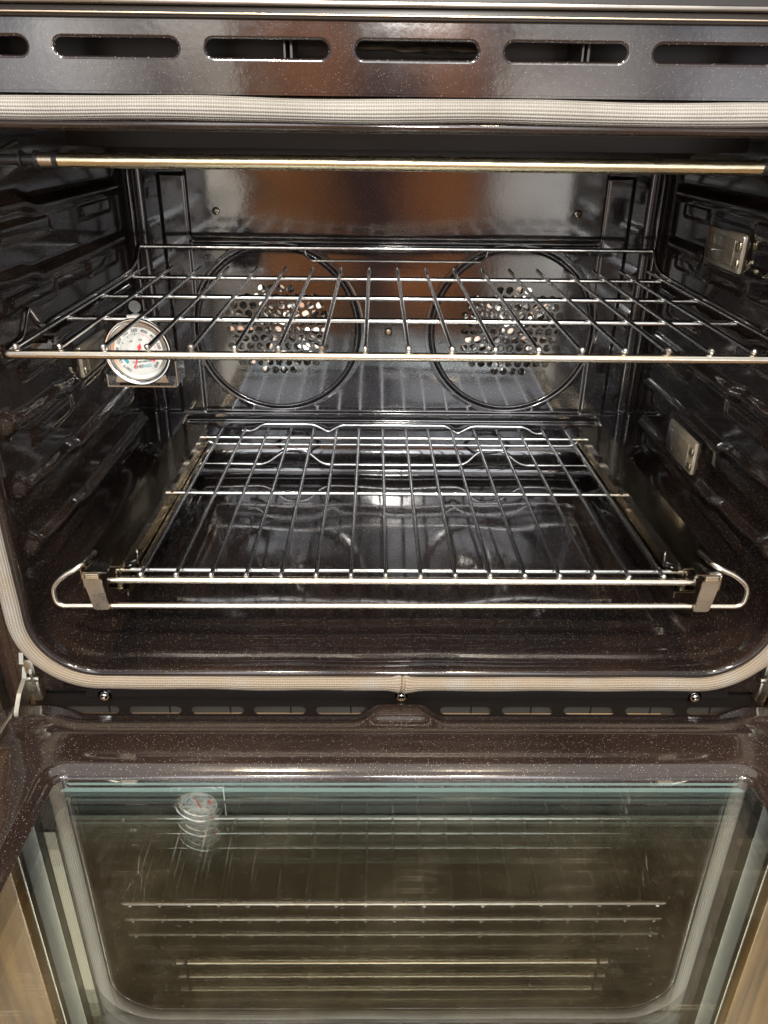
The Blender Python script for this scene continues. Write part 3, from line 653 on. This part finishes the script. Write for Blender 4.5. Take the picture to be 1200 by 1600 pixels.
for s in (-1, 1):
    x_ = s * 0.3135
    bar('side_rod', [(s * 0.3165, 0.022, ZU - 0.003), (x_, 0.050, ZU + 0.001), (x_, 0.069, ZU + 0.022), (x_, 0.090, ZU - 0.001), (x_, 0.118, ZU + 0.001), (x_, 0.362, ZU + 0.001), (x_, 0.385, ZU + 0.008), (s * 0.312, 0.402, ZU + 0.0245)], 0.0026, M['chrome'], up, 0.008)
bar('rear_bar', [(-0.3115, 0.405, -0.1335), (0.3115, 0.405, -0.1335)], 0.0028, M['chrome'], up)
bar('rear_guard', [(-0.112, 0.405, -0.1345), (-0.112, 0.405, -0.1405), (-0.106, 0.405, -0.1480), (0.104, 0.405, -0.1480), (0.110, 0.405, -0.1405), (0.110, 0.405, -0.1345)], 0.0014, M['chrome'], up, 0.004, 8)

# ------------------------------------------------------------------ lower sliding rack
lo = thing('sliding_oven_rack', (0, 0.02, -0.39), 'chrome pull-out rack on slide rails with tan end plates on the lower level', 'oven rack')
ZL = -0.3645; TL = -0.0324; sL = 0.0316; ta = math.atan(TL)
def zl(y): return ZL + TL * (y - 0.03)
b = MB(); b.tube([(0, 0.0245, 0), (0, 0.43, 0), (0, 0.4345, 0.0003)], 0.0021, 10); wl = b.build('wire', M['chrome'], lo, smooth=True)
wb = MB(); wb.lathe([(0.00001, 0.0023), (0.0014, 0.002), (0.0022, 0.001), (0.0024, 0), (0.0018, -0.0016), (0.00001, -0.002)], 12, Matrix.Rotation(R(70), 4, 'X')); we = wb.build('weld', M['weld'], wl, smooth=True)
for k in range(17): copy_wire(wl, we, k, -0.2368 + k * sL - (0.0 if k < 16 else 0.001), ZL + 0.001, ta, 0.0230, lo)
bar('front_bar', [(-0.2665, 0.0225, -0.3690), (0.2665, 0.0225, -0.3690)], 0.0034, M['chrome_front'], lo, seg=16)
bar('cross_bar', [(-0.262, 0.041, -0.3695), (0.262, 0.041, -0.3695)], 0.0022, M['chrome'], lo)
bar('cross_bar', [(-0.262, 0.2185, zl(0.2185) - 0.0035), (0.262, 0.2185, zl(0.2185) - 0.0035)], 0.0026, M['chrome'], lo)
bar('cross_bar', [(-0.268, 0.404, zl(0.404) - 0.002), (0.268, 0.404, zl(0.404) - 0.002)], 0.0030, M['chrome'], lo)
bar('rear_bar', [(-0.2665, 0.431, -0.3800), (-0.2635, 0.431, -0.3900), (-0.2520, 0.431, -0.3990), (0.2500, 0.431, -0.3990), (0.2600, 0.431, -0.3900), (0.2630, 0.431, -0.3800)], 0.0022, M['chrome'], lo, 0.01)
xw = [(-0.212, -0.3855), (-0.196, -0.3855), (-0.184, -0.3755), (-0.112, -0.3755), (-0.0975, -0.3830), (-0.0915, -0.3868), (-0.0855, -0.3830), (-0.0740, -0.3765), (0.0740, -0.3765), (0.0855, -0.3845), (0.0910, -0.3880), (0.0965, -0.3845), (0.1100, -0.3770), (0.1860, -0.3775), (0.1990, -0.3872), (0.2130, -0.3872)]
bar('rear_wave_rod', [(x, 0.448, z) for x, z in xw], 0.0026, M['chrome'], lo, 0.008)
xl_ = [(-0.288, -0.4275), (-0.180, -0.4290), (-0.1510, -0.4062), (-0.1230, -0.4062), (-0.0985, -0.4290), (0.1000, -0.4290), (0.1215, -0.4055), (0.1525, -0.4055), (0.1815, -0.4285), (0.292, -0.4280)]
bar('lower_wave_rod', [(x, 0.430, z) for x, z in xl_], 0.0025, M['chrome'], lo, 0.012)
for a_, b_ in ((-0.155, -0.118), (0.117, 0.157)): bar('short_rod', [(a_, 0.427, -0.4045), (b_, 0.427, -0.4045)], 0.0019, M['chrome'], lo)
bar('pull_loop', [(-0.2830, 0.045, -0.3535), (-0.2860, 0.018, -0.3515), (-0.3040, 0.015, -0.3610), (-0.3145, 0.014, -0.3720), (-0.3135, 0.014, -0.3915), (0.3115, 0.014, -0.3895), (0.3125, 0.014, -0.3690), (0.3000, 0.015, -0.3580), (0.2780, 0.018, -0.3485), (0.2760, 0.045, -0.3505)], 0.0028, M['chrome_front'], lo, 0.0085, 14)
for s in (-1, 1):
    x_ = s * 0.305
    bar('side_rod', [(x_, 0.12, -0.3830), (x_, 0.300, -0.3850), (s * 0.303, 0.315, -0.3930), (s * 0.303, 0.330, -0.3740), (x_, 0.345, -0.3860), (x_, 0.44, -0.3900)], 0.0020, M['steel_dark'], lo, 0.008)
    bar('side_rod', [(s * 0.308, 0.14, -0.397), (s * 0.308, 0.43, -0.404)], 0.0020, M['steel_dark'], lo)
    bar('side_hook', [(s * 0.322, 0.335, -0.372), (s * 0.314, 0.35, -0.366), (s * 0.308, 0.36, -0.380), (s * 0.320, 0.375, -0.392)], 0.0018, M['chrome'], lo, 0.006)
    # slide rail: wide cover channel, middle member and inner member
    def ext(poly, y0, y1, nm, m):
        q = MB(); pl = [(s * px, pz) for px, pz in poly]; n_ = len(pl); v = []
        for y_ in (y0, y1): v += [(p[0], y_, p[1] + TL * (y_ - 0.03)) for p in pl]
        q.add(v, [(i, (i + 1) % n_, n_ + (i + 1) % n_, n_ + i) for i in range(n_)] + [tuple(range(n_)), tuple(range(2 * n_ - 1, n_ - 1, -1))]); return q.build(nm, m, lo)
    t = 0.0012
    ext([(0.2545, -0.3560), (0.2900, -0.3560), (0.2912, -0.3580), (0.2912, -0.3700), (0.2900, -0.3700), (0.2900, -0.3580), (0.2890, -0.3572), (0.2557, -0.3572), (0.2557, -0.3640), (0.2545, -0.3640)], 0.024, 0.425, 'slide_cover', M['steel_dark'])
    ext([(0.2590, -0.3600), (0.2602, -0.3600), (0.2602, -0.3800), (0.2700, -0.3800), (0.2700, -0.3812), (0.2560, -0.3812), (0.2560, -0.3770), (0.2590, -0.3770)], 0.026, 0.425, 'slide_member', M['steel_dark'])
    ext([(0.2520, -0.3830), (0.2720, -0.3830), (0.2720, -0.3842), (0.2532, -0.3842), (0.2532, -0.3900), (0.2520, -0.3900)], 0.028, 0.425, 'slide_member', M['steel_dark'])
    # stepped end plate
    q = MB(); n0 = (s * 0.2745, 0.0085, -0.3745)
    cs = [(-0.0078, 0.0155), (0.0078, 0.0155), (0.0078 - 0.0012, -0.0165), (-0.0078 - 0.0012, -0.0165)]
    pl = []
    for i, (a, c) in enumerate(cs):
        a *= -s if s < 0 else -1
    pp = fillet([( -s * 0.0000 + s * 0.2745 + 0, 0, 0)] * 2, 0)  # placeholder point, unused
    xo = 0.0012
    P4 = [(-0.0078, 0.0155), (0.0078, 0.0155), (0.0068 - 0.004, -0.0175), (-0.0088 - 0.004 + 0.001, -0.0175)]
    pts = []
    N4 = len(P4)
    for i in range(N4):
        p = Vector(P4[i]); a = (Vector(P4[i - 1]) - p).normalized(); c = (Vector(P4[(i + 1) % N4]) - p).normalized()
        for k in range(5):
            t_ = k / 4; e = (p + a * 0.003) * (1 - t_) ** 2 + p * 2 * t_ * (1 - t_) + (p + c * 0.003) * t_ ** 2; pts.append((e.x, e.y))
    q.prism([(s * (0.2745 + (px + 0.001)), -0.3745 + pz) for px, pz in pts], 'y', 0.0082, 0.0096)
    q.build('end_plate', M['plate'], lo)
    q = MB(); a_, b_ = sorted((s * 0.2620, s * 0.2830)); q.box(a_, b_, 0.010, 0.030, -0.3548, -0.3538); a_, b_ = sorted((s * 0.2822, s * 0.2832)); q.box(a_, b_, 0.008, 0.024, -0.3690, -0.3549)
    q.build('end_bracket', M['polished'], lo)
    q = MB(); a_, b_ = sorted((s * 0.2700, s * 0.2820)); q.box(a_, b_, 0.010, 0.020, -0.3598, -0.3558, 0.0006); q.build('end_tab', M['plate'], lo)
    bar('stop_pin', [(s * 0.2470, 0.050, -0.368), (s * 0.2462, 0.050, -0.352)], 0.0009, M['chrome'], lo, seg=6)
    bar('stop_pin', [(s * 0.255, 0.034, -0.361), (s * 0.248, 0.046, -0.364)], 0.0022, M['chrome'], lo, seg=8)

# ------------------------------------------------------------------ dial thermometer
th = thing('oven_thermometer', (-0.2465, 0.137, -0.2225), 'round silver dial oven thermometer with red needle hanging from the upper rack', 'thermometer')
TC = Vector((-0.2468, 0.1375, -0.1905))
TM = Matrix.Translation(TC) @ Matrix.Rotation(R(90 - 4), 4, 'X') @ Matrix.Rotation(R(7), 4, 'Z')      # local xy = dial plane, +z towards the viewer
b = MB(); b.lathe([(0.00001, -0.012), (0.024, -0.012), (0.029, -0.009), (0.030, 0.0), (0.0311, 0.001), (0.0311, 0.0032), (0.0300, 0.0046), (0.0280, 0.0046), (0.0262, 0.0030), (0.0258, 0.0004)], 64, TM)
case = b.build('case', M['polished'], th, smooth=True)
b = MB(); b.lathe([(0.0258, 0.0006), (0.0225, 0.0002)], 64, TM); b.build('dial_rim', M['print_brown'], th, smooth=True)
b = MB(); b.lathe([(0.0226, 0.0006), (0.00001, 0.0006)], 64, TM); dial = b.build('dial', M['dial'], th)
b = MB(); b.lathe([(0.0262, 0.0034), (0.00001, 0.0034)], 48, TM); b.build('dial_glass', M['dial_glass'], th)
def arc_band(r0, r1, a0, a1, z, m, name, par):
    q = MB(); n_ = 16; v = []; 
    for i in range(n_ + 1):
        a = R(90 - (a0 + (a1 - a0) * i / n_))
        v += [TM @ Vector((r0 * math.cos(a), r0 * math.sin(a), z)), TM @ Vector((r1 * math.cos(a), r1 * math.sin(a), z))]
    q.add(v, [(2 * i, 2 * i + 1, 2 * i + 3, 2 * i + 2) for i in range(n_)]); return q.build(name, m, par)
arc_band(0.0135, 0.0165, -128, -92, 0.0009, M['print_teal'], 'cool_zone', dial)
arc_band(0.0128, 0.0168, 96, 132, 0.0009, M['print_red'], 'hot_zone', dial)
q = MB(); qr = MB()
for i in range(51):
    a = R(90 - (-135 + 270 * i / 50)); r0 = 0.0160 if i % 5 else 0.0150; wd_ = 0.00018 if i % 5 else 0.0003
    if i < 8 or i > 42: continue
    d = Vector((math.cos(a), math.sin(a), 0)); t_ = Vector((-d.y, d.x, 0)) * wd_
    (qr if i > 27 else q).add([TM @ (d * r0 + t_ + Vector((0, 0, .0009))), TM @ (d * r0 - t_ + Vector((0, 0, .0009))), TM @ (d * 0.0172 - t_ + Vector((0, 0, .0009))), TM @ (d * 0.0172 + t_ + Vector((0, 0, .0009)))], [(0, 1, 2, 3)])
q.build('tick_marks', M['print_black'], dial); qr.build('tick_marks', M['print_red'], dial)
def text(s_, size, pos, rot, m, par, name='lettering'):
    cu = bpy.data.curves.new(name, 'FONT'); cu.body = s_; cu.size = size; cu.align_x = 'CENTER'; cu.align_y = 'CENTER'; cu.resolution_u = 2; cu.offset = size * 0.022
    to = bpy.data.objects.new(name + '_src', cu); C.objects.link(to)
    dg = bpy.context.evaluated_depsgraph_get(); me = bpy.data.meshes.new_from_object(to.evaluated_get(dg))
    C.objects.unlink(to); bpy.data.objects.remove(to)
    me.transform(TM @ Matrix.Translation(pos) @ Matrix.Rotation(rot, 4, 'Z')); me.materials.clear(); me.materials.append(m)
    o = bpy.data.objects.new(name, me); C.objects.link(o); o.parent = par; o.matrix_parent_inverse = par.matrix_world.inverted(); me.name = name
    return o
for i, T_ in enumerate(('100°F', '150', '200', '250', '300', '350', '400', '450', '500', '550', '600')):
    a = -135 + 27 * i; aa = R(90 - a); rr = 0.0196
    text(T_, 0.0042 if i else 0.0038, (rr * math.cos(aa), rr * math.sin(aa), 0.0009), R(-a) if i not in (0, 10) else R(-a), M['print_black'], dial, 'numeral')
for T_, a in (('50°C', -112), ('100', -80), ('150', -27), ('200', 20), ('250', 62), ('300', 112)):
    aa = R(90 - a); text(T_, 0.0024, (0.0112 * math.cos(aa), 0.0112 * math.sin(aa), 0.0009), R(-a * 0.2), M['print_black'], dial, 'numeral')
text('OVEN', 0.0040, (0.001, -0.0062, 0.0009), 0, M['print_black'], dial)
text('THERMOMETER', 0.0026, (0.001, -0.0096, 0.0009), 0, M['print_black'], dial)
text('CHEF', 0.0042, (-0.0030, -0.0140, 0.0009), 0, M['print_black'], dial)
text('AID', 0.0042, (0.0055, -0.0140, 0.0009), 0, M['print_teal'], dial)
q = MB(); nd = Matrix.Rotation(R(-24), 4, 'Z')
def nv(x, y): return TM @ (nd @ Vector((x, y, 0.0018)))
q.add([nv(-0.0009, 0.004), nv(0.0009, 0.004), nv(0.0006, -0.0165), nv(-0.0006, -0.0165), nv(-0.0023, 0.0035), nv(0.0023, 0.0035), nv(0, 0.0085)], [(0, 1, 2, 3), (4, 5, 6)])
q.build('needle', M['print_red'], th)
# hook over the cross bar, with a disc-shaped tab
q = MB(); q.prism([(0.0055 * math.cos(R(t_)) - 0.2480, -0.1510 + 0.0055 * math.sin(R(t_))) for t_ in range(0, 360, 15)], 'y', 0.1460, 0.1468); q.build('hanging_tab', M['stainless'], th)
q = MB(); q.box(-0.2540, -0.2420, 0.1370, 0.1380, -0.1640, -0.1575, 0.0004); q.box(-0.2540, -0.2420, 0.1370, 0.1468, -0.1575, -0.1565, 0.0004); q.build('hook', M['polished'], th)
q = MB(); q.prism([(-0.268, -0.208), (-0.226, -0.208), (-0.222, -0.2200), (-0.272, -0.2200)], 'y', 0.1365, 0.1375); q.box(-0.2790, -0.2140, 0.1330, 0.1660, -0.2235, -0.2222); q.box(-0.2795, -0.2785, 0.1350, 0.1660, -0.2222, -0.2120); q.box(-0.2140, -0.2130, 0.1350, 0.1660, -0.2222, -0.1990); q.build('foot', M['polished'], th)

# ------------------------------------------------------------------ cabinets either side of the oven, as far as the glass mirrors them
for s, lab in ((-1, 'honey coloured wooden cabinet side left of the oven'), (1, 'honey coloured wooden cabinet side right of the oven')):
    c = thing('cabinet', (s * 0.62, 0.1, -0.8), lab, 'cabinet', 'wooden cabinets beside the oven')
    a_, b_ = sorted((s * 0.413, s * 0.86)); q = MB(); q.box(a_, b_, 0.02, 0.55, -0.80, 0.10); q.build('carcass', M['wood'], c)
    for k in range(3):
        a_, b_ = sorted((s * (0.416 + k * 0.147), s * (0.416 + k * 0.147 + 0.144))); q = MB(); q.box(a_, b_, -0.002, 0.0195, -0.79, 0.095, 0.003); q.build('board', M['wood'], c, smooth=True)
